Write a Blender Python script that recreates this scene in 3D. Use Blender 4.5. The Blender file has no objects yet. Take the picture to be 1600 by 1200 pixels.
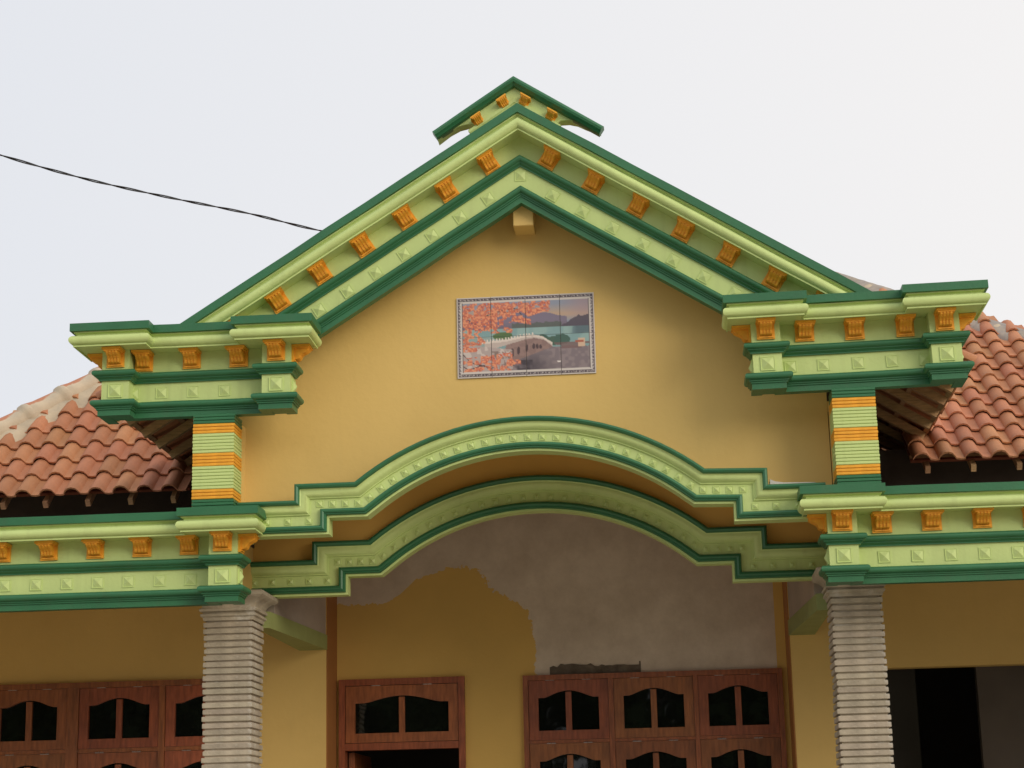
import bpy, bmesh, math, random
import numpy as np
from mathutils import Vector, Matrix

random.seed(7)
rng = np.random.RandomState(5)
C = bpy.context.scene.collection
R = math.radians
ZO = 1.70                      # eye height: heights below are measured from the eye, ground at z = 0

# ------------------------------------------------------------------ camera
cd = bpy.data.cameras.new('camera'); cam = bpy.data.objects.new('camera', cd); C.objects.link(cam)
bpy.context.scene.camera = cam
cd.sensor_width = 36; cd.lens = 2896.2 / 1600 * 36; cd.clip_end = 2000; cd.clip_start = .1
pitch, yaw, roll = .244155, -.078863, -.022954
F = Vector((math.sin(yaw)*math.cos(pitch), math.cos(yaw)*math.cos(pitch), math.sin(pitch)))
ri = Vector((math.cos(yaw), -math.sin(yaw), 0)); up = ri.cross(F)
RR = ri*math.cos(roll) + up*math.sin(roll); UU = -ri*math.sin(roll) + up*math.cos(roll)
m = Matrix((RR, UU, -F)).transposed().to_4x4(); m.translation = Vector((.87866, -12.5, ZO))
cam.matrix_world = m

# ------------------------------------------------------------------ sky, sun, exposure
SUN_AZ, SUN_EL = 132, 22       # compass-like azimuth from +Y towards +X
world = bpy.data.worlds.new('World'); bpy.context.scene.world = world; world.use_nodes = True
nt = world.node_tree; nt.nodes.clear()
wo = nt.nodes.new('ShaderNodeOutputWorld'); bg = nt.nodes.new('ShaderNodeBackground')
sky = nt.nodes.new('ShaderNodeTexSky'); sky.sky_type = 'NISHITA'; sky.sun_disc = False
sky.sun_elevation = R(SUN_EL); sky.sun_rotation = R(SUN_AZ); sky.dust_density = 6; sky.air_density = 1.2
tc = nt.nodes.new('ShaderNodeTexCoord'); sep = nt.nodes.new('ShaderNodeSeparateXYZ')
nt.links.new(tc.outputs['Generated'], sep.inputs[0])
mr = nt.nodes.new('ShaderNodeMapRange'); mr.inputs['From Min'].default_value = -.45; mr.inputs['From Max'].default_value = .3
nt.links.new(sep.outputs['X'], mr.inputs['Value'])
ramp = nt.nodes.new('ShaderNodeMix'); ramp.data_type = 'RGBA'
ramp.inputs['A'].default_value = (7.75, 8.0, 8.55, 1); ramp.inputs['B'].default_value = (9.55, 9.3, 9.15, 1)
nt.links.new(mr.outputs[0], ramp.inputs['Factor'])
mx = nt.nodes.new('ShaderNodeMix'); mx.data_type = 'RGBA'; mx.inputs['Factor'].default_value = .93
nt.links.new(sky.outputs[0], mx.inputs['A']); nt.links.new(ramp.outputs['Result'], mx.inputs['B'])
nt.links.new(mx.outputs['Result'], bg.inputs['Color']); bg.inputs['Strength'].default_value = .1
nt.links.new(bg.outputs[0], wo.inputs['Surface'])
sl = bpy.data.lights.new('sun', 'SUN'); sl.energy = 1.45; sl.angle = R(34); sl.color = (1, .9, .74)
so = bpy.data.objects.new('sun', sl); C.objects.link(so)
sd = Vector((math.sin(R(SUN_AZ))*math.cos(R(SUN_EL)), math.cos(R(SUN_AZ))*math.cos(R(SUN_EL)), math.sin(R(SUN_EL))))
so.rotation_euler = sd.to_track_quat('Z', 'Y').to_euler()
vs = bpy.context.scene.view_settings
vs.view_transform = 'Standard'; vs.look = 'None'; vs.exposure = .04; vs.gamma = 1; vs.use_curve_mapping = False

# ------------------------------------------------------------------ materials
def mat(name, col, rough=.6, var=.08, scale=6, bump=.0, bscale=60, col2=None, f2=(.5, .7), scale2=3, spec=.35, dirt=0, objvar=0, island=0, stretch=None):
    """plain paint / plaster with soft tone noise, fine bump, an optional second colour in patches and thin vertical dirt"""
    M = bpy.data.materials.new(name); M.use_nodes = True; t = M.node_tree; N = t.nodes; L = t.links
    b = N['Principled BSDF']; b.inputs['Roughness'].default_value = rough; b.inputs['Specular IOR Level'].default_value = spec
    tc = N.new('ShaderNodeTexCoord'); mp = N.new('ShaderNodeMapping'); L.new(tc.outputs['Object'], mp.inputs[0])
    if stretch: mp.inputs['Scale'].default_value = stretch
    nz = N.new('ShaderNodeTexNoise'); nz.inputs['Scale'].default_value = scale; nz.inputs['Detail'].default_value = 6
    L.new(mp.outputs[0], nz.inputs['Vector'])
    hsv = N.new('ShaderNodeHueSaturation'); hsv.inputs['Color'].default_value = (*col, 1)
    mrn = N.new('ShaderNodeMapRange'); mrn.inputs['From Min'].default_value = .3; mrn.inputs['From Max'].default_value = .7
    mrn.inputs['To Min'].default_value = 1-var; mrn.inputs['To Max'].default_value = 1+var
    L.new(nz.outputs['Fac'], mrn.inputs['Value'])
    src = mrn.outputs[0]
    if objvar:
        oi = N.new('ShaderNodeObjectInfo'); mo = N.new('ShaderNodeMapRange')
        mo.inputs['To Min'].default_value = 1-objvar; mo.inputs['To Max'].default_value = 1+objvar
        L.new(oi.outputs['Random'], mo.inputs['Value'])
        mm = N.new('ShaderNodeMath'); mm.operation = 'MULTIPLY'; L.new(src, mm.inputs[0]); L.new(mo.outputs[0], mm.inputs[1]); src = mm.outputs[0]
        mh = N.new('ShaderNodeMapRange'); mh.inputs['To Min'].default_value = .5-objvar*.06; mh.inputs['To Max'].default_value = .5+objvar*.06
        m3 = N.new('ShaderNodeMath'); m3.operation = 'FRACT'; m4 = N.new('ShaderNodeMath'); m4.operation = 'MULTIPLY'; m4.inputs[1].default_value = 17.3
        L.new(oi.outputs['Random'], m4.inputs[0]); L.new(m4.outputs[0], m3.inputs[0]); L.new(m3.outputs[0], mh.inputs['Value']); L.new(mh.outputs[0], hsv.inputs['Hue'])
    L.new(src, hsv.inputs['Value'])
    out = hsv.outputs[0]
    if col2:
        n2 = N.new('ShaderNodeTexNoise'); n2.inputs['Scale'].default_value = scale2; n2.inputs['Detail'].default_value = 8; n2.inputs['Roughness'].default_value = .65
        L.new(tc.outputs['Object'], n2.inputs['Vector'])
        m2 = N.new('ShaderNodeMapRange'); m2.inputs['From Min'].default_value = f2[0]; m2.inputs['From Max'].default_value = f2[1]
        L.new(n2.outputs['Fac'], m2.inputs['Value'])
        mixn = N.new('ShaderNodeMix'); mixn.data_type = 'RGBA'; L.new(m2.outputs[0], mixn.inputs['Factor'])
        L.new(out, mixn.inputs['A']); mixn.inputs['B'].default_value = (*col2, 1); out = mixn.outputs['Result']
    if dirt:
        mp2 = N.new('ShaderNodeMapping'); mp2.inputs['Scale'].default_value = (14, 14, 1.3); L.new(tc.outputs['Object'], mp2.inputs[0])
        n3 = N.new('ShaderNodeTexNoise'); n3.inputs['Scale'].default_value = 1; n3.inputs['Detail'].default_value = 7; L.new(mp2.outputs[0], n3.inputs['Vector'])
        m5 = N.new('ShaderNodeMapRange'); m5.inputs['From Min'].default_value = .52; m5.inputs['From Max'].default_value = .8
        m5.inputs['To Max'].default_value = dirt; L.new(n3.outputs['Fac'], m5.inputs['Value'])
        mixd = N.new('ShaderNodeMix'); mixd.data_type = 'RGBA'; L.new(m5.outputs[0], mixd.inputs['Factor'])
        L.new(out, mixd.inputs['A']); mixd.inputs['B'].default_value = (.10, .08, .05, 1); out = mixd.outputs['Result']
    L.new(out, b.inputs['Base Color'])
    if bump:
        nb = N.new('ShaderNodeTexNoise'); nb.inputs['Scale'].default_value = bscale; nb.inputs['Detail'].default_value = 5
        L.new(mp.outputs[0], nb.inputs['Vector'])
        bp = N.new('ShaderNodeBump'); bp.inputs['Strength'].default_value = bump; bp.inputs['Distance'].default_value = .01
        L.new(nb.outputs['Fac'], bp.inputs['Height']); L.new(bp.outputs[0], b.inputs['Normal'])
    return M

LG = mat('light_green_paint', (.565, .685, .265), .5, .06, 3, .18, 45, dirt=.14)
DG = mat('dark_green_paint', (.032, .155, .066), .42, .10, 4, .12, 50, spec=.5, dirt=.15)
OR = mat('orange_paint', (.86, .40, .038), .5, .10, 30, .15, 80, dirt=.2)
YE = mat('yellow_wall_paint', (.72, .495, .165), .66, .05, .9, .2, 20, col2=(.66, .44, .14), f2=(.5, .9), scale2=1.6, dirt=.025)
GP = mat('grey_plaster', (.46, .38, .31), .85, .14, 1.6, .3, 25, col2=(.38, .32, .28), f2=(.45, .7), scale2=1.2)
DB = mat('shade_brown_cement', (.06, .043, .034), .9, .2, 4, .3, 30)  # rough cement under the eaves, its shade put into the dark base colour
CO = mat('concrete', (.3, .28, .25), .9, .2, 3, .3, 30)
TT = mat('terracotta', (.46, .198, .098), .7, .13, 9, .35, 90, objvar=.14, col2=(.60, .40, .29), f2=(.64, .8), scale2=22)
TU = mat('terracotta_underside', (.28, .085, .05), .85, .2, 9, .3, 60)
MO = mat('cream_mortar', (.52, .43, .31), .9, .14, 6, .5, 22, col2=(.33, .29, .24), f2=(.5, .8), scale2=5)
MG = mat('grey_mortar', (.32, .285, .26), .9, .18, 5, .5, 22, col2=(.50, .42, .31), f2=(.5, .75), scale2=4)
RT = mat('ridge_tile_clay', (.50, .21, .12), .8, .12, 7, .5, 30, col2=(.55, .46, .33), f2=(.40, .50), scale2=3.2)
def ridge_paint():
    M = mat('ridge_tile_mortared', (.55, .46, .34), .9, .14, 7, .6, 26, col2=(.40, .36, .30), f2=(.55, .8), scale2=4); t = M.node_tree; N = t.nodes; L = t.links
    b = N['Principled BSDF']; src = b.inputs['Base Color'].links[0].from_socket
    tc = N.new('ShaderNodeTexCoord'); sp = N.new('ShaderNodeSeparateXYZ'); L.new(tc.outputs['Object'], sp.inputs[0])
    nz = N.new('ShaderNodeTexNoise'); nz.inputs['Scale'].default_value = 9; nz.inputs['Detail'].default_value = 6; L.new(tc.outputs['Object'], nz.inputs['Vector'])
    a = N.new('ShaderNodeMath'); a.operation = 'MULTIPLY_ADD'; L.new(nz.outputs['Fac'], a.inputs[0]); a.inputs[1].default_value = .09; L.new(sp.outputs['Z'], a.inputs[2])
    m1 = N.new('ShaderNodeMapRange'); m1.inputs['From Min'].default_value = .128; m1.inputs['From Max'].default_value = .138; L.new(a.outputs[0], m1.inputs['Value'])
    m2 = N.new('ShaderNodeMapRange'); m2.inputs['From Min'].default_value = .33; m2.inputs['From Max'].default_value = .30; L.new(sp.outputs['Y'], m2.inputs['Value'])
    mm = N.new('ShaderNodeMath'); mm.operation = 'MULTIPLY'; L.new(m1.outputs[0], mm.inputs[0]); L.new(m2.outputs[0], mm.inputs[1])
    mx_ = N.new('ShaderNodeMix'); mx_.data_type = 'RGBA'; L.new(mm.outputs[0], mx_.inputs['Factor']); L.new(src, mx_.inputs['A']); mx_.inputs['B'].default_value = (.50, .22, .13, 1)
    L.new(mx_.outputs['Result'], b.inputs['Base Color']); return M
RT = ridge_paint()
WR = mat('rafter_wood', (.44, .26, .135), .8, .25, 12, .3, 60, stretch=(1, 6, 6), objvar=.2)
WM = mat('mahogany_wood', (.29, .090, .032), .34, .32, 7, .15, 60, stretch=(7, 3, 1), objvar=.18, spec=.5)
ST = mat('grey_stone', (.42, .36, .275), .85, .18, 10, .4, 60, objvar=.13, col2=(.56, .52, .45), f2=(.58, .68), scale2=7)
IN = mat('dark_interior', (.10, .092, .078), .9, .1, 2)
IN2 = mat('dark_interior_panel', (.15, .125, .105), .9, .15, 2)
ME = mat('hinge_metal', (.6, .6, .58), .4, .1, 20); ME.node_tree.nodes['Principled BSDF'].inputs['Metallic'].default_value = .8
CB = mat('cable_rubber', (.02, .02, .022), .6, .05, 20)
FT = mat('pale_floor_tile', (.36, .32, .26), .35, .04, 3)
GR = mat('earth', (.42, .37, .29), .95, .2, .6, .4, 8, col2=(.12, .13, .06), f2=(.55, .7), scale2=.5)
GL = bpy.data.materials.new('window_glass'); GL.use_nodes = True
b = GL.node_tree.nodes['Principled BSDF']; b.inputs['Base Color'].default_value = (.006, .007, .006, 1); b.inputs['Roughness'].default_value = .03
b.inputs['Specular IOR Level'].default_value = .55
t = GL.node_tree; nz = t.nodes.new('ShaderNodeTexNoise'); nz.inputs['Scale'].default_value = 3; bp = t.nodes.new('ShaderNodeBump')
tcg = t.nodes.new('ShaderNodeTexCoord'); t.links.new(tcg.outputs['Object'], nz.inputs['Vector'])
bp.inputs['Strength'].default_value = .10; bp.inputs['Distance'].default_value = .02
t.links.new(nz.outputs['Fac'], bp.inputs['Height']); t.links.new(bp.outputs[0], b.inputs['Normal'])

# back wall of the porch: yellow paint that was left unfinished, rough grey plaster where the painter stopped
def unfinished():
    M = mat('half_painted_wall', (.72, .47, .13), .7, .06, 1.6, .15, 30); t = M.node_tree; N = t.nodes; L = t.links
    b = N['Principled BSDF']; src = b.inputs['Base Color'].links[0].from_socket
    tc = N.new('ShaderNodeTexCoord'); sp = N.new('ShaderNodeSeparateXYZ'); L.new(tc.outputs['Object'], sp.inputs[0])
    nz = N.new('ShaderNodeTexNoise'); nz.inputs['Scale'].default_value = 4.5; nz.inputs['Detail'].default_value = 12; nz.inputs['Roughness'].default_value = .68; L.new(tc.outputs['Object'], nz.inputs['Vector'])
    def math_(op, a, b_):
        n = N.new('ShaderNodeMath'); n.operation = op
        for i, v in enumerate((a, b_)):
            if isinstance(v, (int, float)): n.inputs[i].default_value = v
            else: L.new(v, n.inputs[i])
        return n.outputs[0]
    dn = math_('MULTIPLY', math_('SUBTRACT', nz.outputs['Fac'], .5), .16)
    nf = N.new('ShaderNodeTexNoise'); nf.inputs['Scale'].default_value = 38; nf.inputs['Detail'].default_value = 4; L.new(tc.outputs['Object'], nf.inputs['Vector'])
    dn = math_('ADD', dn, math_('MULTIPLY', math_('SUBTRACT', nf.outputs['Fac'], .5), .07))
    x = math_('ADD', sp.outputs['X'], dn); z = math_('ADD', sp.outputs['Z'], dn)
    fc = N.new('ShaderNodeFloatCurve'); cv = fc.mapping.curves[0]
    P_ = [(-1.9, 1.97), (-1.73, 1.98), (-1.44, 1.975), (-1.30, 2.05), (-1.17, 2.17), (-.906, 2.25), (-.66, 2.23), (-.586, 2.17), (-.54, 2.04), (-.40, 2.0), (-.29, 1.97), (-.24, 1.86), (-.20, 1.72), (-.17, 1.3), (0, 1.0)]
    cv.points[0].location = ((P_[0][0]+1.9)/1.9, (P_[0][1]-1)/1.5); cv.points[1].location = (1, 0)
    for px, pz in P_[1:-1]: q = cv.points.new((px+1.9)/1.9, (pz-1)/1.5); q.handle_type = 'VECTOR'
    fc.mapping.update()
    L.new(math_('DIVIDE', math_('ADD', x, 1.9), 1.9), fc.inputs['Value'])
    top = math_('ADD', math_('MULTIPLY', fc.outputs[0], 1.5), 1+ZO)
    a1 = math_('LESS_THAN', x, -.19); a2 = math_('LESS_THAN', z, top); m1 = math_('MULTIPLY', a1, a2)
    a3 = math_('GREATER_THAN', sp.outputs['X'], 1.775); m2 = math_('MAXIMUM', m1, a3)
    n2 = N.new('ShaderNodeTexNoise'); n2.inputs['Scale'].default_value = 1.7; n2.inputs['Detail'].default_value = 8; L.new(tc.outputs['Object'], n2.inputs['Vector'])
    cr = N.new('ShaderNodeMix'); cr.data_type = 'RGBA'; cr.inputs['A'].default_value = (.58, .475, .37, 1); cr.inputs['B'].default_value = (.78, .67, .545, 1)
    n2.inputs['Roughness'].default_value = .72
    mr = N.new('ShaderNodeMapRange'); mr.inputs['From Min'].default_value = .35; mr.inputs['From Max'].default_value = .65
    L.new(n2.outputs['Fac'], mr.inputs['Value']); L.new(mr.outputs[0], cr.inputs['Factor'])
    mix = N.new('ShaderNodeMix'); mix.data_type = 'RGBA'; L.new(m2, mix.inputs['Factor']); L.new(cr.outputs['Result'], mix.inputs['A']); L.new(src, mix.inputs['B'])
    L.new(mix.outputs['Result'], b.inputs['Base Color'])
    return M
HP = unfinished()
OL = mat('olive_green_paint', (.30, .34, .125), .6, .1, 4, .15, 30)
CS = mat('rough_cement', (.15, .12, .09), .95, .3, 12, .6, 50)
YO = mat('orange_yellow_wall_lightened', (.80, .48, .12), .6, .06, 2, .15, 30)  # wall yellow made brighter and more orange; missing fill light put into the colour
MW_ = mat('bare_white_filler', (.66, .62, .58), .9, .08, 8, .4, 30)
BO = mat('brown_orange_paint', (.40, .17, .05), .65, .06, 2, .1, 30)

# ------------------------------------------------------------------ mesh helpers
def finish(name, me, material, parent, smooth=None):
    me.materials.append(material)
    if smooth is not None:
        me.polygons.foreach_set('use_smooth', [True]*len(me.polygons)); me.set_sharp_from_angle(angle=R(smooth))
    o = bpy.data.objects.new(name, me); C.objects.link(o)
    if parent: o.parent = parent
    return o
def mesh(name, vs, fs, material, parent=None, smooth=None, recalc=True):
    me = bpy.data.meshes.new(name); me.from_pydata([tuple(v) for v in vs], [], fs)
    if recalc:
        bm = bmesh.new(); bm.from_mesh(me); bmesh.ops.recalc_face_normals(bm, faces=bm.faces); bm.to_mesh(me); bm.free()
    return finish(name, me, material, parent, smooth)
def boxvf(x0, x1, y0, y1, z0, z1):
    v = [(x, y, z) for x in (x0, x1) for y in (y0, y1) for z in (z0, z1)]
    return v, [(0, 1, 3, 2), (4, 6, 7, 5), (0, 4, 5, 1), (2, 3, 7, 6), (0, 2, 6, 4), (1, 5, 7, 3)]
def join(parts):
    V, Fc = [], []
    for v, f in parts:
        n = len(V); V += list(v); Fc += [tuple(i+n for i in q) for q in f]
    return V, Fc
def box(name, x0, x1, y0, y1, z0, z1, material, parent=None, bev=0):
    v, f = boxvf(min(x0, x1), max(x0, x1), y0, y1, z0+ZO, z1+ZO)
    me = bpy.data.meshes.new(name); me.from_pydata(v, [], f)
    bm = bmesh.new(); bm.from_mesh(me)
    if bev: bmesh.ops.bevel(bm, geom=bm.edges[:], offset=bev, segments=1, affect='EDGES')
    bmesh.ops.recalc_face_normals(bm, faces=bm.faces); bm.to_mesh(me); bm.free()
    return finish(name, me, material, parent)
def mitre(path):
    out = []
    for i in range(len(path)):
        ns = []
        for a, b_ in ((i-1, i), (i, i+1)):
            if a >= 0 and b_ < len(path):
                dx, dy = path[b_][0]-path[a][0], path[b_][1]-path[a][1]; l = math.hypot(dx, dy); ns.append((dy/l, -dx/l))
        if len(ns) == 1: out.append(ns[0])
        else:
            k = 1 + ns[0][0]*ns[1][0] + ns[0][1]*ns[1][1]; out.append(((ns[0][0]+ns[1][0])/k, (ns[0][1]+ns[1][1])/k))
    return out
def sweep(name, path, prof, mode, base, material, parent, smooth=35, wob=0):
    """closed profile (out, down) run along a plan path (mode P: base = top z) or an elevation path (mode E: base = plane y)"""
    mt = mitre(path); V = []; n = len(prof); P_ = []
    for i in range(len(path)):           # long runs are cast and laid by hand: rings every 0.3 m, a millimetre or two out of line
        P_.append((path[i], mt[i], 0, 0))
        if i+1 < len(path):
            l = math.dist(path[i], path[i+1]); q = int(l/.3)
            for k_ in range(1, q):
                f = k_/q; p_ = (path[i][0]*(1-f)+path[i+1][0]*f, path[i][1]*(1-f)+path[i+1][1]*f)
                nn = ((path[i+1][1]-path[i][1])/l, -(path[i+1][0]-path[i][0])/l); P_.append((p_, nn, random.uniform(-.0018, .0018), random.uniform(-.002, .002)))
    path = [a[0] for a in P_]
    for (p, mm, jo, jd) in P_:
        for (o, d) in prof:
            o += jo; d += jd
            if mode == 'P': V.append((p[0]+mm[0]*o, p[1]+mm[1]*o, base-d+ZO))
            else: V.append((p[0]+mm[0]*d, base-o, p[1]+mm[1]*d+ZO))
    Fc = []
    for i in range(len(path)-1):
        for j in range(n):
            k = (j+1) % n; Fc.append((i*n+j, i*n+k, (i+1)*n+k, (i+1)*n+j))
    Fc.append(tuple(range(n))); Fc.append(tuple((len(path)-1)*n+j for j in range(n))[::-1])
    return mesh(name, V, Fc, material, parent, smooth)
def prism(name, poly, z0, z1, material, parent):
    n = len(poly); V = [(x, y, z0+ZO) for x, y in poly]+[(x, y, z1+ZO) for x, y in poly]
    Fc = [tuple(range(n)), tuple(range(n, 2*n))[::-1]]+[(i, (i+1) % n, n+(i+1) % n, n+i) for i in range(n)]
    return mesh(name, V, Fc, material, parent)
def slab_y(name, poly, y0, y1, material, parent):
    """elevation polygon (x, z) with real thickness from y0 to y1"""
    n = len(poly); V = [(x, y0, z+ZO) for x, z in poly]+[(x, y1, z+ZO) for x, z in poly]
    Fc = [tuple(range(n)), tuple(range(n, 2*n))[::-1]]+[(i, (i+1) % n, n+(i+1) % n, n+i) for i in range(n)]
    return mesh(name, V, Fc, material, parent)
def strip_y(name, cols, y0, y1, material, parent):
    """cols = (x, z_bottom, z_top); a wall whose lower and upper outline vary along x"""
    V = []; Fc = []
    for x, zb, zt in cols:
        V += [(x, y0, zb+ZO), (x, y0, zt+ZO), (x, y1, zb+ZO), (x, y1, zt+ZO)]
    for i in range(len(cols)-1):
        a = 4*i; b_ = a+4
        Fc += [(a, b_, b_+1, a+1), (a+2, a+3, b_+3, b_+2), (a, a+2, b_+2, b_), (a+1, b_+1, b_+3, a+3)]
    Fc += [(0, 1, 3, 2), (len(V)-4, len(V)-2, len(V)-1, len(V)-3)]
    return mesh(name, V, Fc, material, parent)
def place(proto, name, parent, loc, rot=(0, 0, 0), scale=(1, 1, 1), material=None):
    """another object on the same mesh data"""
    o = bpy.data.objects.new(name, proto); C.objects.link(o); o.parent = parent
    o.location = (loc[0], loc[1], loc[2]+ZO); o.rotation_euler = rot; o.scale = scale
    return o
def protomesh(name, V, Fc, material, smooth=None):
    me = bpy.data.meshes.new(name); me.from_pydata(V, [], Fc)
    bm = bmesh.new(); bm.from_mesh(me); bmesh.ops.recalc_face_normals(bm, faces=bm.faces); bm.to_mesh(me); bm.free()
    me.materials.append(material)
    if smooth is not None:
        me.polygons.foreach_set('use_smooth', [True]*len(me.polygons)); me.set_sharp_from_angle(angle=R(smooth))
    return me
def thing(name, label, cat, loc=(0, 0, 0)):
    o = bpy.data.objects.new(name, None); C.objects.link(o); o.location = loc; o['label'] = label; o['category'] = cat; return o

# ------------------------------------------------------------------ setting
g = mesh('ground', [(-400, -400, 0), (400, -400, 0), (400, 400, 0), (-400, 400, 0)], [(0, 1, 2, 3)], GR); g['kind'] = 'structure'

house = thing('house', 'yellow house front with green and orange moulded gable, arched porch and clay tile roofs', 'house')

# ------------------------------------------------------------------ small repeated ornaments
def bracket_mesh():
    """scroll bracket: origin at the top of its back plate, out = -Y, down = -Z; width .125, height .125, reach .12"""
    parts = []
    W = .0625
    parts.append(boxvf(-W, W, -.014, .004, -.122, 0))                          # back plate
    parts.append(boxvf(-W-.004, W+.004, -.124, .0, -.016, .0))                 # plate under the soffit
    parts.append(boxvf(-W+.006, W-.006, -.115, .0, -.026, -.0155))
    prof = [(-.105, -.025), (-.104, -.036), (-.088, -.048), (-.066, -.058), (-.052, -.070), (-.048, -.082), (-.042, -.092), (-.030, -.098), (-.013, -.101)]
    def ext(x0, x1, off):
        n = len(prof); V = []
        for x in (x0, x1):
            for y, z in prof: V.append((x, y-off, z))
            V.append((x, -.010, -.108)); V.append((x, -.010, -.025))
        k = n+2
        Fc = [tuple(range(k)), tuple(range(k, 2*k))[::-1]]+[(i, (i+1) % k, k+(i+1) % k, k+i) for i in range(k)]
        return V, Fc
    parts.append(ext(-.043, .043, 0))
    for x in (-.033, -.011, .011, .033): parts.append(ext(x-.006, x+.006, .007))
    parts.append(boxvf(-.050, .050, -.022, -.012, -.113, -.104))
    return protomesh('bracket', *join(parts), OR)
BR = bracket_mesh()
def stud_mesh(s, name='stud', h=.017):
    V = [(-s, 0, -s), (s, 0, -s), (s, 0, s), (-s, 0, s)]; V2 = []
    for k, (f, y) in enumerate(((1, .004), (1, -.0055), (.90, -.0055), (.86, -.003), (0.02, -h))):
        V2 += [(x*f, y, z*f) for x, _, z in V]
    Fc = []
    for k in range(4):
        for i in range(4): j = (i+1) % 4; Fc.append((k*4+i, k*4+j, k*4+4+j, k*4+4+i))
    Fc.append((16, 17, 18, 19))
    return protomesh(name, V2, Fc, LG)
SB, SM, SA = stud_mesh(.046), stud_mesh(.040), stud_mesh(.022, h=.014)

# ------------------------------------------------------------------ entablatures
FAS = [(-.03, 0), (.18, 0), (.18, .054), (-.03, .054)]
def arcp(cx_, cd_, r_, n=9, a0=-78, a1=78):
    return [(cx_+r_*math.cos(R(a0+(a1-a0)*i/n)), cd_+r_*math.sin(R(a0+(a1-a0)*i/n))) for i in range(n+1)]
COR = [(-.03, .0545), (.157, .0545), (.157, .063), (.146, .066), (.140, .073), (.140, .083)]+arcp(.153, .1155, .0325)+[(.150, .1485), (.158, .150), (.158, .161), (.149, .161), (.149, .154), (-.03, .154)]
M1 = [(-.02, .300), (.030, .300)]+arcp(.036, .3215, .0210, 7)+[(.034, .344), (.034, .350), (.028, .352), (.022, .360), (.016, .363), (.016, .371), (-.02, .371)]
M2 = [(-.02, .510), (.032, .510)]+arcp(.040, .5330, .0225, 7)+[(.036, .557), (.036, .566), (.027, .569), (.027, .578), (.018, .580), (.018, .618), (-.055, .618), (-.055, .6125), (-.02, .6125)]
def entablature(path, poly, top, brackets, studs, blocks, sidebr, label):
    core = sweep('entablature', path, [(-.06, .004), (0, .004), (0, .600), (-.06, .600)], 'P', top, LG, house, None); core['label'] = label
    prism('top_slab', [(x, y+.004) for x, y in poly], top-.150, top-.003, LG, core)
    sweep('coping', path, FAS, 'P', top, DG, core)
    sweep('cornice', path, COR, 'P', top, LG, core)
    sweep('upper_moulding', path, M1, 'P', top, DG, core)
    sweep('lower_moulding', path, M2, 'P', top, DG, core)
    cx = sum(p[0] for p in poly)/len(poly)
    for x, y in brackets: place(BR, 'bracket', core, (x, y, top-.156+random.uniform(-.002, .002)), (0, random.uniform(-.02, .02), random.uniform(-.03, .03)), (random.uniform(.95, 1.05), random.uniform(.95, 1.04), random.uniform(.96, 1.04)))
    for x, y in studs: place(SM, 'stud', core, (x+random.uniform(-.003, .003), y, top-.441), (0, random.uniform(-.03, .03), 0))
    for x, y in blocks: box('block_underside', x-.085, x+.085, y+.02, y+.155, top-.6155, top-.600, DG, core)
    for x, y in blocks: place(SB, 'stud', core, (x, y, top-.441), (0, 0, 0), (1.05, 1.3, 1.05))
    for x, y, rz in sidebr:
        place(BR, 'bracket', core, (x, y, top-.156), (0, 0, rz), (1, 1, 1))
        place(SB, 'stud', core, (x, y+.0, top-.441), (0, 0, rz), (.9, 1.6, 1.05))
    return core

YB, YR = -.27, -.14           # lower: block and run frieze planes
T = 2.252
# lower left and right, from the wing out of frame to the inner return by the arch
for s, lab in ((-1, 'green entablature over the left wing with orange brackets'), (1, 'green entablature over the right wing with orange brackets')):
    b0, b1, far = 1.978, 2.172, 6.0
    YR_ = YR
    pts = [(b0, -.09), (b0, YB), (b1, YB), (b1, YR_), (far, YR_), (far, .3)]
    path = [(s*x, y) for x, y in pts]
    if s < 0: path = path[::-1]
    else: path = path
    poly = [(s*x, y) for x, y in [(b0, .25), (b0, YB), (b1, YB), (b1, YR_), (far, YR_), (far, .25)]]
    if s < 0:
        brs = [(-2.338-.328*k, YR) for k in range(8)]; stu = [(-2.325-.2165*k, YR) for k in range(14)]
    else:
        brs = [(2.345+.329*k, YR) for k in range(8)]; stu = [(2.135+.2185*k+.215, YR) for k in range(13)]
    entablature(path, poly, T if s < 0 else T-.008, brs+[(s*(b0+b1)/2, YB)], stu, [(s*(b0+b1)/2, YB)],
                [(s*b0, -.175, R(90) if s < 0 else R(-90))], lab)
YB2, YR2 = -.42, -.30
T2 = 3.53
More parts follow.
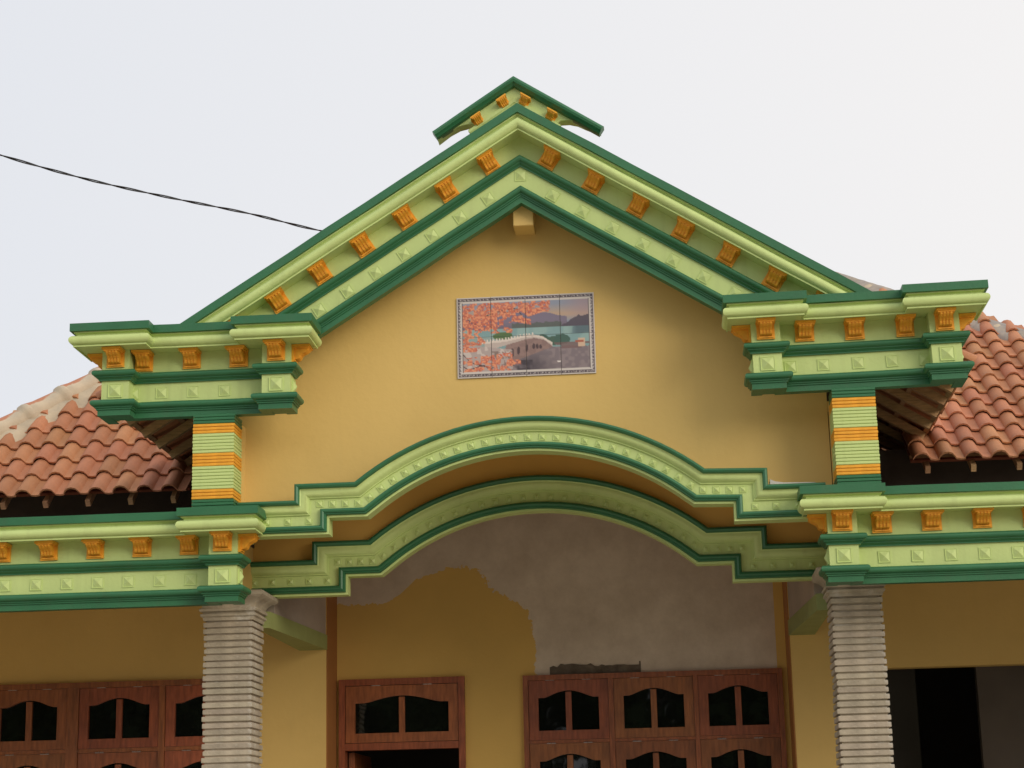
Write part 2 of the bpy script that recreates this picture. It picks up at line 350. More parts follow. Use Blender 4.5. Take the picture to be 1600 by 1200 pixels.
for s, lab in ((-1, 'left end of the gable entablature, jutting past the pillar'), (1, 'right end of the gable entablature, jutting past the pillar')):
    if s < 0: a0, a1, c0, c1 = 1.590, 1.787, 2.712, 2.903
    else: a0, a1, c0, c1 = 1.540, 1.733, 2.720, 2.918
    pts = [(a0, -.25), (a0, YB2), (a1, YB2), (a1, YR2), (c0, YR2), (c0, YB2), (c1, YB2), (c1, -.17)]
    path = [(s*x, y) for x, y in pts]
    if s < 0: path = path[::-1]
    poly = [(s*x, y) for x, y in [(a0, -.25), (a0, YB2), (a1, YB2), (a1, YR2), (c0, YR2), (c0, YB2), (c1, YB2), (c1, -.17), (2.36, -.17), (2.36, .07), (1.80, .07), (1.80, -.25)]]
    if s < 0: brx, stx = (-1.975, -2.305, -2.64), (-2.07, -2.293, -2.515, -2.735+.02)
    else: brx, stx = (1.905, 2.238, 2.575), (1.795, 2.015, 2.245, 2.470, 2.69)
    # the pieces sit a little unevenly: the right end climbs slightly
    top = T2 if s < 0 else T2-.005
    e = entablature(path, poly, top, [(x, YR2) for x in brx]+[(s*(a0+a1)/2, YB2), (s*(c0+c1)/2, YB2)], [(x, YR2) for x in stx],
                [(s*(a0+a1)/2, YB2), (s*(c0+c1)/2, YB2)], [(s*a0, -.318, R(90) if s < 0 else R(-90)), (s*c1, -.30, R(-90) if s < 0 else R(90))], lab)
    if s > 0:
        e.rotation_euler = (0, R(-.8), 0); e.location = (0, 0, 0)
        # turn about the inner end of the piece
        piv = Vector((1.54, 0, 3.3+ZO)); rm = Matrix.Rotation(R(-.8), 3, 'Y'); e.location = piv - rm @ piv

# ------------------------------------------------------------------ raking gable cornice
SL, AP = .632, 5.060
ang = math.atan(SL)
def rz(x): return AP - SL*abs(x)
XE = 2.33
RP = [(-XE, rz(XE)), (0, AP), (XE, rz(XE))]; RC = [(-2.43, rz(2.43)), (0, AP), (2.43, rz(2.43))]
k = .935
def sc(pr): return [(o, d*k) for o, d in pr]
YK = -.20
gc = sweep('gable_cornice', RP, [(-.06, .004), (0, .004), (0, .562), (-.06, .562)], 'E', YK, LG, house, None); gc['label'] = 'raking cornice of the gable'
sweep('coping', RC, [(-.30, 0), (.18, 0), (.18, .054), (-.30, .054)], 'E', YK, DG, gc)
sweep('cornice', RP, COR, 'E', YK, LG, gc)
sweep('upper_moulding', RP, sc(M1), 'E', YK, DG, gc)
sweep('lower_moulding', RP, sc(M2), 'E', YK, DG, gc)
def onrake(s, t, d):          # t: run along the slope from the apex, d: distance below the top edge
    return (s*(t*math.cos(ang)) - s*d*math.sin(ang), AP - t*math.sin(ang) - d*math.cos(ang))
for s in (-1, 1):
    for i in range(8):
        x, z = onrake(s, (.39+.354*i) if s < 0 else (.375+.360*i), .150)
        if abs(x) < 2.2: place(BR, 'bracket', gc, (x, YK, z), (0, s*ang+random.uniform(-.03, .03), random.uniform(-.03, .03)), (random.uniform(.95, 1.05), 1, random.uniform(.96, 1.04)))
    for i in range(9):
        x, z = onrake(s, (.535+.237*i) if s < 0 else (.53+.243*i), .441*k+.002)
        if abs(x) < 1.75: place(SM, 'stud', gc, (x, YK, z), (0, s*ang, 0), (1, 1, 1))
place(SM, 'stud', gc, (0, YK, AP-.441*k/math.cos(ang)+.01))
box('roof_beam', -.065, .078, -.138, .08, 4.235, 4.6, YE, house, .004)

# crest on the apex
cx = -.035; ca = 5.352; cs = .665
def crz(x): return ca-cs*abs(x)
cp = [(-.59+cx, crz(.59)), (cx, ca), (.635+cx, crz(.635))]
pc = [(-.02, 0), (.050, 0), (.068, .008), (.075, .024), (.070, .040), (.052, .050), (.046, .058), (.030, .063), (-.02, .063)]
lowL = [(-.590, 4.905), (-.505, 4.968), (-.435, 5.005), (-.375, 5.018), (-.328, 5.016), (-.312, 4.990)]
lowR = [(.575, 4.912), (.472, 4.960), (.413, 4.992), (.353, 5.008), (.294, 5.008), (.262, 4.986)]
poly = [(-.600, 4.965)] + lowL + [(-.25, 4.86), (0, 5.0), (.2, 4.88)] + lowR[::-1] + [(.575, 4.962), (cx, ca-.06)]
cr = slab_y('gable_crest', poly, -.14, -.04, LG, house); cr['label'] = 'small crest with four brackets above the gable apex'
sweep('coping', cp, pc, 'E', -.13, DG, cr)
ip = [(-.335+cx, crz(.335)-.165), (cx, ca-.165), (.33+cx, crz(.33)-.165)]
sweep('inner_moulding', ip, [(-.02, 0), (.016, 0), (.016, .02), (.008, .03), (.008, .2), (-.02, .2)], 'E', -.14, LG, cr)
SBK = bracket_mesh()
for s, tt in ((-1, .172), (-1, .395), (1, .165), (1, .39)):
    a2 = math.atan(cs); x = cx+s*tt*math.cos(a2)*1.0 - s*.09*math.sin(a2); z = ca - tt*math.sin(a2) - .088*math.cos(a2)
    place(BR, 'bracket', cr, (x, -.14, z), (0, s*a2, 0), (.62, .62, .62))

# ------------------------------------------------------------------ arches
def arch_path(xs, x1, zlow, zmid, zap, xe, c=0., n=30, zr=0):
    """stepped arch outline: wing, step, shoulder, arc, shoulder, step, wing"""
    r = (x1*x1+(zap-zmid)**2)/(2*(zap-zmid)); P = [(-xe, zlow), (-xs+c, zlow), (-xs+c, zmid)]
    a = math.asin(x1/r)
    for i in range(n+1):
        th = -a+2*a*i/n; P.append((c+r*math.sin(th), zap-r+r*math.cos(th)))
    return P+[(xs+c, zmid+zr), (xs+c, zlow+zr), (xe, zlow+zr)]
def band_prof(back):
    return (('top_moulding', DG, [(back, 0), (.055, 0), (.072, .006), (.079, .018), (.072, .030), (.056, .036), (back, .036)]),
            ('arch_band', LG, [(back, .0362), (.050, .0362), (.045, .044), (.047, .058), (.040, .074), (.022, .086), (.013, .092), (.013, .098), (0, .100), (0, .172), (back, .172)]),
            ('lower_moulding', DG, [(back, .1722), (.022, .1722), (.036, .178), (.042, .190), (.036, .201), (.026, .204), (.026, .212), (.012, .217), (back, .217)]),
            ('lip', LG, [(back, .2172), (.004, .2172), (.004, .232), (back, .232)]))
def arch(path, y, back, name, label, s=1.0):
    root = None
    pr = band_prof(back)
    nm, ma, p = pr[1]
    root = sweep(name, path, [(o, d*s) for o, d in p], 'E', y, ma, house); root['label'] = label
    for i in (0, 2, 3): sweep(pr[i][0], path, [(o, d*s) for o, d in pr[i][2]], 'E', y, pr[i][1], root)
    # studs along the flat
    mt = mitre(path); off = .136*s
    q = [(p[0]+mm[0]*off, p[1]+mm[1]*off) for p, mm in zip(path, mt)]
    def along(a, b_, n, inset):
        seg = q[a:b_+1]; ls = [0]
        for i in range(1, len(seg)): ls.append(ls[-1]+math.dist(seg[i], seg[i-1]))
        for kk in range(n):
            t = inset+(ls[-1]-2*inset)*(kk/(n-1) if n > 1 else .5)
            for i in range(1, len(seg)):
                if ls[i] >= t: break
            f = (t-ls[i-1])/(ls[i]-ls[i-1]); x = seg[i-1][0]*(1-f)+seg[i][0]*f; z = seg[i-1][1]*(1-f)+seg[i][1]*f
            an = math.atan2(seg[i][1]-seg[i-1][1], seg[i][0]-seg[i-1][0])
            place(SA, 'stud', root, (x, y, z), (0, -an, 0))
    L = len(q)
    along(0, 1, 4 if back < -.11 else 5, .045); along(2, 3, 4, .03); along(3, L-4, 25, .06); along(L-4, L-3, 4, .03); along(L-2, L-1, 4 if back < -.11 else 5, .045)
    return root
P1 = arch_path(1.602, 1.187, 2.315, 2.428, 2.839, 1.985, c=.0055, zr=-.012)
arch(P1, -.175, -.13, 'front_arch', 'front arch moulding stepping down to the corner blocks')
P2 = arch_path(1.636, 1.222, 2.040, 2.172, 2.600, 2.12, c=-.004)
arch(P2, .70, -.10, 'rear_arch', 'rear arch moulding over the porch opening', 1.10)
def offs(path, d):
    return [(p[0]+mm[0]*d, p[1]+mm[1]*d) for p, mm in zip(path, mitre(path))]
# rear wall above the rear arch
cols = []
t1 = offs(P2, .10); u1 = offs(P1, .05)
def interp(path, x):
    for i in range(len(path)-1):
        if path[i][0] <= x <= path[i+1][0] and path[i+1][0] > path[i][0]:
            f = (x-path[i][0])/(path[i+1][0]-path[i][0]); return path[i][1]*(1-f)+path[i+1][1]*f
    return path[0][1]
xs = [-2.0+i*4.0/100 for i in range(101)]
xs = [-2.1+i*4.2/105 for i in range(106)]
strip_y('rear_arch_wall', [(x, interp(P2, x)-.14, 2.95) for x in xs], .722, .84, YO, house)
box('arch_ceiling', -2.1, 2.1, .222, .720, 2.90, 2.96, YE, house)
slab_y('unpainted_ledge', [(1.625, 2.318), (1.628, 2.352), (1.66, 2.336), (1.72, 2.327), (1.92, 2.322), (1.95, 2.312), (1.95, 2.300), (1.63, 2.300)], -.150, .079, MW_, house)
# gable wall
XW = 2.06
xs = sorted(set([-XW, XW, 0]+[round(-XW+i*2*XW/120, 4) for i in range(121)]))
strip_y('gable_wall', [(x, max(interp(P1, x)-.16, 2.10) if abs(x) < 1.985 else 2.20, rz(x)-.07) for x in xs], .08, .22, YE, house)
# yellow piers carrying the arch between entablature and rear arch
for s in (-1, 1):
    box('arch_pier', s*2.088, s*2.335, .05, .718, 1.775, 2.24, YE, house)
    box('arch_side_wall', s*2.088, s*2.2, .222, .72, 2.242, 2.95, YE, house)
    box('pillar_core', s*(2.010 if s < 0 else 2.066), s*2.28, -.325, .10, 2.26, 2.905, YE, house)

# ------------------------------------------------------------------ upper pillars of stacked strips
def ring(w, d, h, bev=.004):
    V = []; Fc = []
    lv = [(0, -bev), (bev, 0), (h-bev, 0), (h, -bev)]
    for z, e in lv:
        V += [(-w/2-e if False else -w/2+(-e), -d/2-e, z), (w/2+e, -d/2-e, z), (w/2+e, d/2+e, z), (-w/2-e, d/2+e, z)]
    V = []
    for z, e in lv: V += [(-w/2-e, -d/2-e, z), (w/2+e, -d/2-e, z), (w/2+e, d/2+e, z), (-w/2-e, d/2+e, z)]
    for kk in range(3):
        for i in range(4): j = (i+1) % 4; Fc.append((kk*4+i, kk*4+j, kk*4+4+j, kk*4+4+i))
    Fc += [(0, 1, 2, 3), (12, 13, 14, 15)]
    return V, Fc
PR = {m_.name: protomesh('strip_'+m_.name, *ring(.287, .235, .0203, .0035), m_) for m_ in (LG, DG, OR)}
seq = [DG]*3+[OR]*3+[LG]*7+[OR]*4+[LG]*6+[OR]*3+[DG]*3
for s in (-1, 1):
    xc = -2.133 if s < 0 else 2.197
    p = box('pillar', xc-.137, xc+.137, -.340, -.108, 2.25, 2.9, CO, house); p['label'] = 'striped pillar on the '+('left' if s < 0 else 'right')+' of the gable wall'
    for i, ma in enumerate(seq):
        place(PR[ma.name], 'strip', p, (xc+random.uniform(-.0015, .0015), -.232+random.uniform(-.0015, .0015), 2.256+.0228*i), (random.uniform(-.003, .003), random.uniform(-.003, .003), random.uniform(-.004, .004)),
              (1, 1, 1))

# ------------------------------------------------------------------ porch columns of stone strips
SR = [protomesh('stone_strip', *ring(.352, .352, .0345, .003), ST) for _ in range(1)]
SR.append(protomesh('stone_strip_b', *ring(.343, .345, .0345, .005), ST))
for s in (-1, 1):
    xc = -2.176 if s < 0 else 2.198
    zt = 1.585 if s < 0 else 1.61
    c_ = box('column', xc-.158, xc+.158, .362, .678, -1.4, zt+.02, ST, house); c_['label'] = 'grey column of ribbed stone strips, '+('left' if s < 0 else 'right')+' of the porch opening'
    i = 0; z = zt-.046
    while z > -1.4:
        place(SR[random.random() < .3], 'stone_strip', c_, (xc+random.uniform(-.003, .003), .52+random.uniform(-.003, .003), z), (random.uniform(-.004, .004), random.uniform(-.005, .005), random.uniform(-.01, .01)))
        z -= .0468
    # capital: square moulding flaring up
    cpz = [(0, .178), (.022, .182), (.030, .196), (.045, .198), (.050, .182), (.058, .180), (.064, .200), (.078, .206), (.088, .196), (.092, .186), (.105, .188), (.125, .200), (.145, .224), (.158, .252), (.168, .262), (.192, .266), (.196, .256), (.200, .25)]
    V = []; Fc = []
    for z_, w in cpz: V += [(xc+a*w, .52+b_*w, zt+z_*1.0+ZO) for a, b_ in ((-1, -1), (1, -1), (1, 1), (-1, 1))]
    for kk in range(len(cpz)-1):
        for i in range(4): j = (i+1) % 4; Fc.append((kk*4+i, kk*4+j, kk*4+4+j, kk*4+4+i))
    Fc += [(0, 1, 2, 3), tuple(range(len(V)-4, len(V)))]
    mesh('capital', V, Fc, ST, c_, 30)

# ------------------------------------------------------------------ porch: ceiling, beams, walls
YW, YK2 = 2.30, 2.75
box('porch_ceiling', -1.86, 1.88, .84, YK2, 2.95, 3.03, GP, house)
for s in (-1, 1):
    x0 = -1.83 if s < 0 else 1.852
    box('wing_ceiling', s*2.10, s*6.2, .85, YW+.1, 2.02, 2.14, GP, house)
    box('wing_ceiling', s*2.34, s*6.2, .30, .849, 2.02, 2.14, GP, house)
    prism('porch_beam', [(s*1.955, .69), (x0, YW), (s*2.056, YW), (s*2.056, .69)], 1.562, 1.680, OL, house)
    prism('beam_wall', [(s*1.955, .845), (x0+s*.012, YW), (s*2.058, YW), (s*2.058, .845)], 1.682, 2.9, GP, house)
    box('recess_wall', x0, s*1.95, YW+.004, YK2+.1, -1.4, 2.93, BO, house)
# left wing wall with its window opening, right wing wall with the wide opening
def wall_open(name, x0, x1, y0, y1, z0, z1, holes, material):
    """wall panel built of pieces round rectangular openings, one mesh"""
    parts = []; hs = sorted(holes); x = x0
    for hx0, hx1, hz0, hz1 in hs:
        if hx0 > x: parts.append(boxvf(x, hx0, y0, y1, z0+ZO, z1+ZO))
        parts.append(boxvf(hx0, hx1, y0, y1, hz1+ZO, z1+ZO))
        if hz0 > z0: parts.append(boxvf(hx0, hx1, y0, y1, z0+ZO, hz0+ZO))
        x = hx1
    if x < x1: parts.append(boxvf(x, x1, y0, y1, z0+ZO, z1+ZO))
    V, Fc = join(parts); return mesh(name, V, Fc, material, house, recalc=False)
wall_open('left_wall', -6.2, -1.838, YW, YW+.15, -1.4, 2.20, [(-5.3, -2.402, -.5, 1.355)], YE)
wall_open('right_wall', 1.861, 6.2, YW, YW+.15, -1.4, 2.20, [(2.48, 5.2, -1.4, 1.285)], YE)
wall_open('porch_wall', -1.835, 1.856, YK2, YK2+.15, -1.4, 2.94, [(-1.806, -.772, -1.4, 1.352), (-.290, 1.806, -.5, 1.342)], HP)
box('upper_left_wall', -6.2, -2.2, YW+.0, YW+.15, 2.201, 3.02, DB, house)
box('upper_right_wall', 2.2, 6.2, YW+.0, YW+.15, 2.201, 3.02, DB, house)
# rough cement left above the window
V = []; prof = []
for i in range(25):
    x = -.07+i*.73/24; prof.append((x, 1.405+.018*rng.rand()+(.015 if .1 < i/24 < .5 else 0)))
slab_y('cement_smear', [(-.07, 1.343)]+prof+[(.662, 1.44), (.672, 1.438), (.672, 1.343)], YK2-.008, YK2+.01, CS, house)
# porch floor and plinth, closed rooms behind the openings
box('porch_floor', -6.2, 6.2, -.35, YK2+.1, -1.55, -1.402, FT, house)
box('plinth', -6.1, 6.1, -.30, 6.5, -1.70, -1.552, CO, house)
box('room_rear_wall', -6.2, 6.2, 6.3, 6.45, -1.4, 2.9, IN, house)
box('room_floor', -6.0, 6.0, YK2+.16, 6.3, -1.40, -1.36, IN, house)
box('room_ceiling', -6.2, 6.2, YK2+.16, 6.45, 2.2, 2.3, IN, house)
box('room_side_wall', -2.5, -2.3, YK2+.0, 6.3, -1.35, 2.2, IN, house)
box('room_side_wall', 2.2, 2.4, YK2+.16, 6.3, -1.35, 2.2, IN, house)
box('outer_side_wall', -6.35, -6.2, -.1, 6.45, -1.4, 2.9, YE, house); box('outer_side_wall', 6.2, 6.35, -.1, 6.45, -1.4, 2.9, YE, house)
box('inner_partition', 3.42, 6.0, 3.15, 3.25, -1.35, 2.2, IN2, house)
box('inner_partition', 2.4, 3.02, 3.9, 4.0, -1.35, 2.2, IN, house)
box('lintel_ceiling', 2.3, 6.2, YW+.15, YK2+.16, 1.5, 1.6, IN, house)
box('lintel_ceiling', -6.2, -2.1, YW+.15, YK2+.16, 1.5, 1.6, IN, house)

# ------------------------------------------------------------------ windows and door
def sash_mesh(w, h, st, tr, brl, cw):
    """sash: stiles, rails, centre bar; the top rail's lower edge is cut to a flat ogee. origin lower left"""
    parts = [boxvf(0, st, -.022, .022, 0, h), boxvf(w-st, w, -.022, .022, 0, h), boxvf(st, w-st, -.020, .020, 0, brl), boxvf(w/2-cw/2, w/2+cw/2, -.017, .017, brl, h-tr)]
    n = 22; V = []; x0, x1 = st, w-st
    def low(f):
        g = 1-abs(2*f-1)                    # 0 at the stiles, 1 in the middle
        if g < .18: return -.045+.0*g
        if g < .30: return -.045+(g-.18)/.12*.008
        q = (g-.30)/.70; return -.037+.048*math.sin(q*math.pi/2)
    for i in range(n+1):
        f = i/n; x = x0+(x1-x0)*f; zb = h-tr+low(f)
        V += [(x, -.020, zb), (x, -.020, h), (x, .020, zb), (x, .020, h)]
    Fc = []
    for i in range(n):
        a = 4*i; b_ = a+4; Fc += [(a, b_, b_+1, a+1), (a+2, a+3, b_+3, b_+2), (a, a+2, b_+2, b_), (a+1, b_+1, b_+3, a+3)]
    parts.append((V, Fc)); V, Fc = join(parts)
    return protomesh('sash', V, Fc, WM)
def pane_mesh(w, h): return protomesh('pane', *boxvf(0, w, 0, .005, 0, h), GL)
HG = protomesh('hinge', *join([boxvf(-.035, -.002, -.026, -.018, -.005, .006), boxvf(.002, .035, -.026, -.018, -.005, .006)]), ME)
def sash(parent, x, z, w, h, y):
    st, tr, brl, cw = .078, .095, .075, .048
    key = ('s', round(w, 3), round(h, 3))
    if key not in cache: cache[key] = (sash_mesh(w, h, st, tr, brl, cw), pane_mesh(w/2-st-cw/2+.006, h-tr-brl+.02))
    a, p = cache[key]
    place(a, 'sash', parent, (x, y+random.uniform(-.003, .003), z), (random.uniform(-.004, .004), 0, 0))
    for i in range(2):
        place(p, 'pane', parent, (x+st-.003+i*(w/2-st+cw/2), y+.004, z+brl-.004), (random.uniform(-.012, .012), 0, random.uniform(-.015, .015)))
    for f in (.27, .73): place(HG, 'hinge', parent, (x+w*f, y, z+h+.004))
cache = {}
def frame(name, x0, x1, z0, z1, y, posts, rails, fw=.052, label=None):
    parts = [boxvf(x0, x1, y-.035, y+.09, z1-fw+ZO, z1+ZO), boxvf(x0, x0+fw, y-.036, y+.09, z0+ZO, z1-fw+ZO), boxvf(x1-fw, x1, y-.036, y+.09, z0+ZO, z1-fw+ZO)]
    for a, b_ in posts: parts.append(boxvf(a, b_, y-.030, y+.08, z0+ZO, z1-fw+ZO))
    for a, b_ in rails: parts.append(boxvf(x0+fw, x1-fw, y-.026, y+.075, a+ZO, b_+ZO))
    V, Fc = join(parts); o = mesh(name, V, Fc, WM, house, recalc=False)
    if label: o['label'] = label
    return o
# wide window right of the door (three columns of sashes)
fy = YK2-.01
w2 = frame('window', -.292, 1.808, -.5, 1.346, fy, [(.402, .444), (1.090, 1.127)], [(.797, .822), (.262, .287)], .042, 'wide three-column window beside the door')
for r_, (zt_, h_) in enumerate(((1.302, .478), (.795, .505), (.260, .55))):
    for x0, x1 in ((-.247, .400), (.446, 1.088), (1.129, 1.764)):
        sash(w2, x0, zt_-h_, x1-x0, h_, fy)
# door frame, transom sash
d = frame('door_frame', -1.808, -.770, -1.4, 1.356, fy, [], [(.782, .838)], .052, 'wooden door frame with a fanlight over the open door')
sash(d, -1.752, .842, .926, .458, fy)
dl = box('door_leaf', -1.75, -1.70, YK2+.10, YK2+.95, -1.38, .77, WM, d)
# left window
lx = [(-5.22, -4.60), (-4.57, -3.945), (-3.843, -3.188), (-3.135, -2.48)]
w1 = frame('window', -5.28, -2.40, -.5, 1.357, YW-.01, [(-4.598, -4.572), (-3.943, -3.846), (-3.186, -3.138)], [(.797, .828)], .045, 'window in the left wing behind the column')
for zt_, h_ in ((1.310, .480), (.795, .55), (.2, .55)):
    for x0, x1 in lx: sash(w1, x0, zt_-h_, x1-x0, h_, YW-.01)

# ------------------------------------------------------------------ trees across the street (mirrored in the panes)
def tree(x, y, h, seed, label):
    t_ = thing('tree', label, 'tree', (x, y, 0)); rr = random.Random(seed); t_['group'] = 'trees across the street'
    V = []; Fc = []; n = 8
    for k_ in range(6):
        f = k_/5; z = f*h*.6; r_ = .26*(1-f*.6)
        for i in range(n): V.append((r_*math.cos(i*2*math.pi/n)+.2*math.sin(f*3+seed), r_*math.sin(i*2*math.pi/n), z))
    for k_ in range(5):
        for i in range(n): Fc.append((k_*n+i, k_*n+(i+1) % n, (k_+1)*n+(i+1) % n, (k_+1)*n+i))
    mesh('trunk', V, Fc, BK, t_, 60)
    V = []; Fc = []
    cl_ = [(rr.uniform(-2.8, 2.8), rr.uniform(-1.8, 1.8), h*rr.uniform(.28, .95), rr.uniform(.8, 1.5)) for _ in range(30)]
    for i in range(7000):
        cx_, cy_, cz_, cr_ = rr.choice(cl_); d_ = Vector((rr.gauss(0, 1), rr.gauss(0, 1), rr.gauss(0, .8))).normalized()*cr_*rr.uniform(.55, 1.05)
        c_ = Vector((cx_, cy_, cz_))+d_; a_ = Vector((rr.uniform(-1, 1), rr.uniform(-1, 1), rr.uniform(-1, 1))).normalized()*.30; b_ = a_.cross(Vector((rr.uniform(-1, 1), rr.uniform(-1, 1), rr.uniform(-1, 1)))).normalized()*.16
        k_ = len(V); V += [tuple(c_-a_), tuple(c_-b_), tuple(c_+a_), tuple(c_+b_)]; Fc.append((k_, k_+1, k_+2, k_+3))
    mesh('crown', V, Fc, LF, t_, recalc=False)
LF = mat('leaves', (.05, .085, .025), .6, .3, .8); BK = mat('bark', (.12, .09, .06), .9, .2, 5)
for i, (x, y, h) in enumerate([(-19, -27, 9.5), (-13.5, -30, 11), (-8.5, -26, 9), (-3.5, -29, 11.5), (1.5, -27, 9.5), (6, -30, 11), (11, -27, 9.5), (16.5, -31, 10)]):
    tree(x, y, h, i+3, 'leafy tree across the street behind the viewer, seen only mirrored in the window panes')

# ------------------------------------------------------------------ tiled roofs
def tile_geo(L=.30, w=.205, th=.015):
    xs = [0, .014, .040, .072, .104, .126, .136, .170, .205]; zs = [.004, .030, .050, .055, .045, .018, .002, -.004, .0]
    V = []; n = len(xs)
    for (y, dz) in ((0, .026), (L, -.004)):
        for x, z in zip(xs, zs): V.append((x, y, z+dz))
        for x, z in zip(xs, zs): V.append((x, y, z+dz-th))
    Fc = []
    for i in range(n-1):
        Fc.append((i, i+1, 2*n+i+1, 2*n+i)); Fc.append((n+i, 3*n+i, 3*n+i+1, n+i+1)); Fc.append((i, n+i, n+i+1, i+1))
    Fc += [(0, 2*n, 3*n, n), (n-1, 2*n-1, 4*n-1, 3*n-1)]
    return V, Fc
TM = protomesh('roof_tile', *tile_geo(), TT, 45)
TW, TL = .2, .262
def ridge_geo():
    """half-round ridge tile with a collar at its upper end, bedded in mortar"""
    V = []; Fc = []; n = 12; rr = [(0, .118), (.02, .122), (.04, .118), (.10, .108), (.30, .100), (.34, .101), (.36, .122), (.395, .126), (.42, .118), (.43, .10)]
    for y, r_ in rr:
        for i in range(n+1):
            a = -math.radians(20)+math.radians(220)*i/n; V.append((r_*math.cos(a), y, r_*math.sin(a)))
    for k_ in range(len(rr)-1):
        for i in range(n): Fc.append((k_*(n+1)+i, k_*(n+1)+i+1, (k_+1)*(n+1)+i+1, (k_+1)*(n+1)+i))
    return V, Fc
RM = protomesh('ridge_tile', *ridge_geo(), RT, 50)
roofs = {}
def main_roof(s, p, Xc, Ye, Ze, xin, mort, label, up_):
    pr_ = R(p); tp = math.tan(pr_); cp_, sp_ = math.cos(pr_), math.sin(pr_)
    # boarding right under the tiles is the part the tiles hang on
    H = 3.4
    Vd = [(s*xin, Ye+.10, Ze-.035+.1*tp), (s*(Xc), Ye+.10, Ze-.035+.1*tp), (s*(Xc-H), Ye+H, Ze-.035+H*tp), (s*min(xin, Xc-H), Ye+H, Ze-.035+H*tp)]
    V = [(x, y, z+ZO) for x, y, z in Vd]+[(x, y, z+ZO-.02) for x, y, z in Vd]
    rf = mesh('roof', V, [(0, 1, 2, 3), (4, 5, 6, 7), (0, 1, 5, 4), (1, 2, 6, 5), (2, 3, 7, 6), (3, 0, 4, 7)], TU, house); rf['label'] = label
    # side slope behind the hip
    Vs = [(s*Xc, Ye, Ze-.03), (s*(Xc-H), Ye+H, Ze-.03+H*tp), (s*(Xc-H), Ye+9, Ze-.03+H*tp), (s*Xc, Ye+9, Ze-.03)]
    mesh('side_slope', [(x, y, z+ZO) for x, y, z in Vs], [(0, 1, 2, 3)], TT, rf)
    cnt = 0
    for r_ in range(15):
        sy = r_*TL
        for c in range(-1, 16):
            x = s*xin + s*c*TW if s > 0 else -xin-(c+1)*TW
            xm = abs(x+TW/2)
            if xm > Xc-sy*cp_+.02 or xm > 5.15 or xm < xin: continue
            if r_ > 8 and s > 0 and xm < 3.0: continue
            o = place(TM, 'roof_tile', rf, (x+random.uniform(-.003, .003), Ye-.03+sy*cp_, Ze+sy*sp_+random.uniform(-.003, .003)), (pr_+random.uniform(-.012, .012), random.uniform(-.012, .012), random.uniform(-.010, .010)))
            cnt += 1
    # hip: ridge tiles and mortar bed
    dv = Vector((-s, 1, tp)).normalized(); side = Vector((1, s, 0)).normalized(); upv = side.cross(dv)
    if upv.z < 0: upv = -upv; side = -side
    rm = Matrix((side, dv, upv)).transposed()
    st0 = Vector((s*Xc, Ye, Ze))
    kk = 0; tlen = .40; total = 6.6
    while kk*tlen < total:
        q = st0+dv*(kk*tlen)+upv*up_
        o = place(RM, 'ridge_tile', rf, q); o.rotation_euler = (rm @ Matrix.Rotation(random.uniform(-.02, .02), 3, 'Z')).to_euler(); kk += 1
    # lumpy mortar bed hugging both sides of the hip
    V = []; Fc = []; nl = 110; nc = 13
    for i in range(nl+1):
        tt = total*i/nl
        base = st0+dv*tt
        wd = .20+.022*math.sin(tt*math.pi*2/.26+1)+.006*rng.rand()
        for j in range(nc):
            f = -1+2*j/(nc-1); a = f*math.pi/2
            off = side*(f*wd); hgt = .004+.06*math.cos(a)**.8 if abs(f) < 1 else -.04
            drop = -abs(f)*wd*math.tan(pr_)*.70
            V.append(tuple(base+off+Vector((0, 0, hgt+drop+.006*rng.rand()+(.062 if s < 0 else .02)+ZO))))
    for i in range(nl):
        for j in range(nc-1): a = i*nc+j; Fc.append((a, a+1, a+nc+1, a+nc))
    mesh('mortar_bed', V, Fc, mort, rf, 60)
    # rafters: their ends show under the eave
    for i in range(12):
        x = s*(xin+.12+.352*i)
        if abs(x) > Xc-.4: break
        o = box('rafter', -.02, .02, 0, 1.6, -.085-ZO, -.03-ZO, WR, rf); o.location = (x, Ye+.0, Ze-.01+ZO); o.rotation_euler = (pr_, 0, 0)
    box('eave_batten', s*xin, s*5.3, Ye+.13, Ye+.17, Ze+.06, Ze+.085, WR, rf)
    return cnt
n1 = main_roof(-1, 42, 5.5, 1.9, 2.815, 2.90, MO, 'clay tile hip roof over the left wing', .05)
n2 = main_roof(1, 36, 6.3, 1.9, 2.830, 2.86, MG, 'clay tile hip roof over the right wing', -.06)

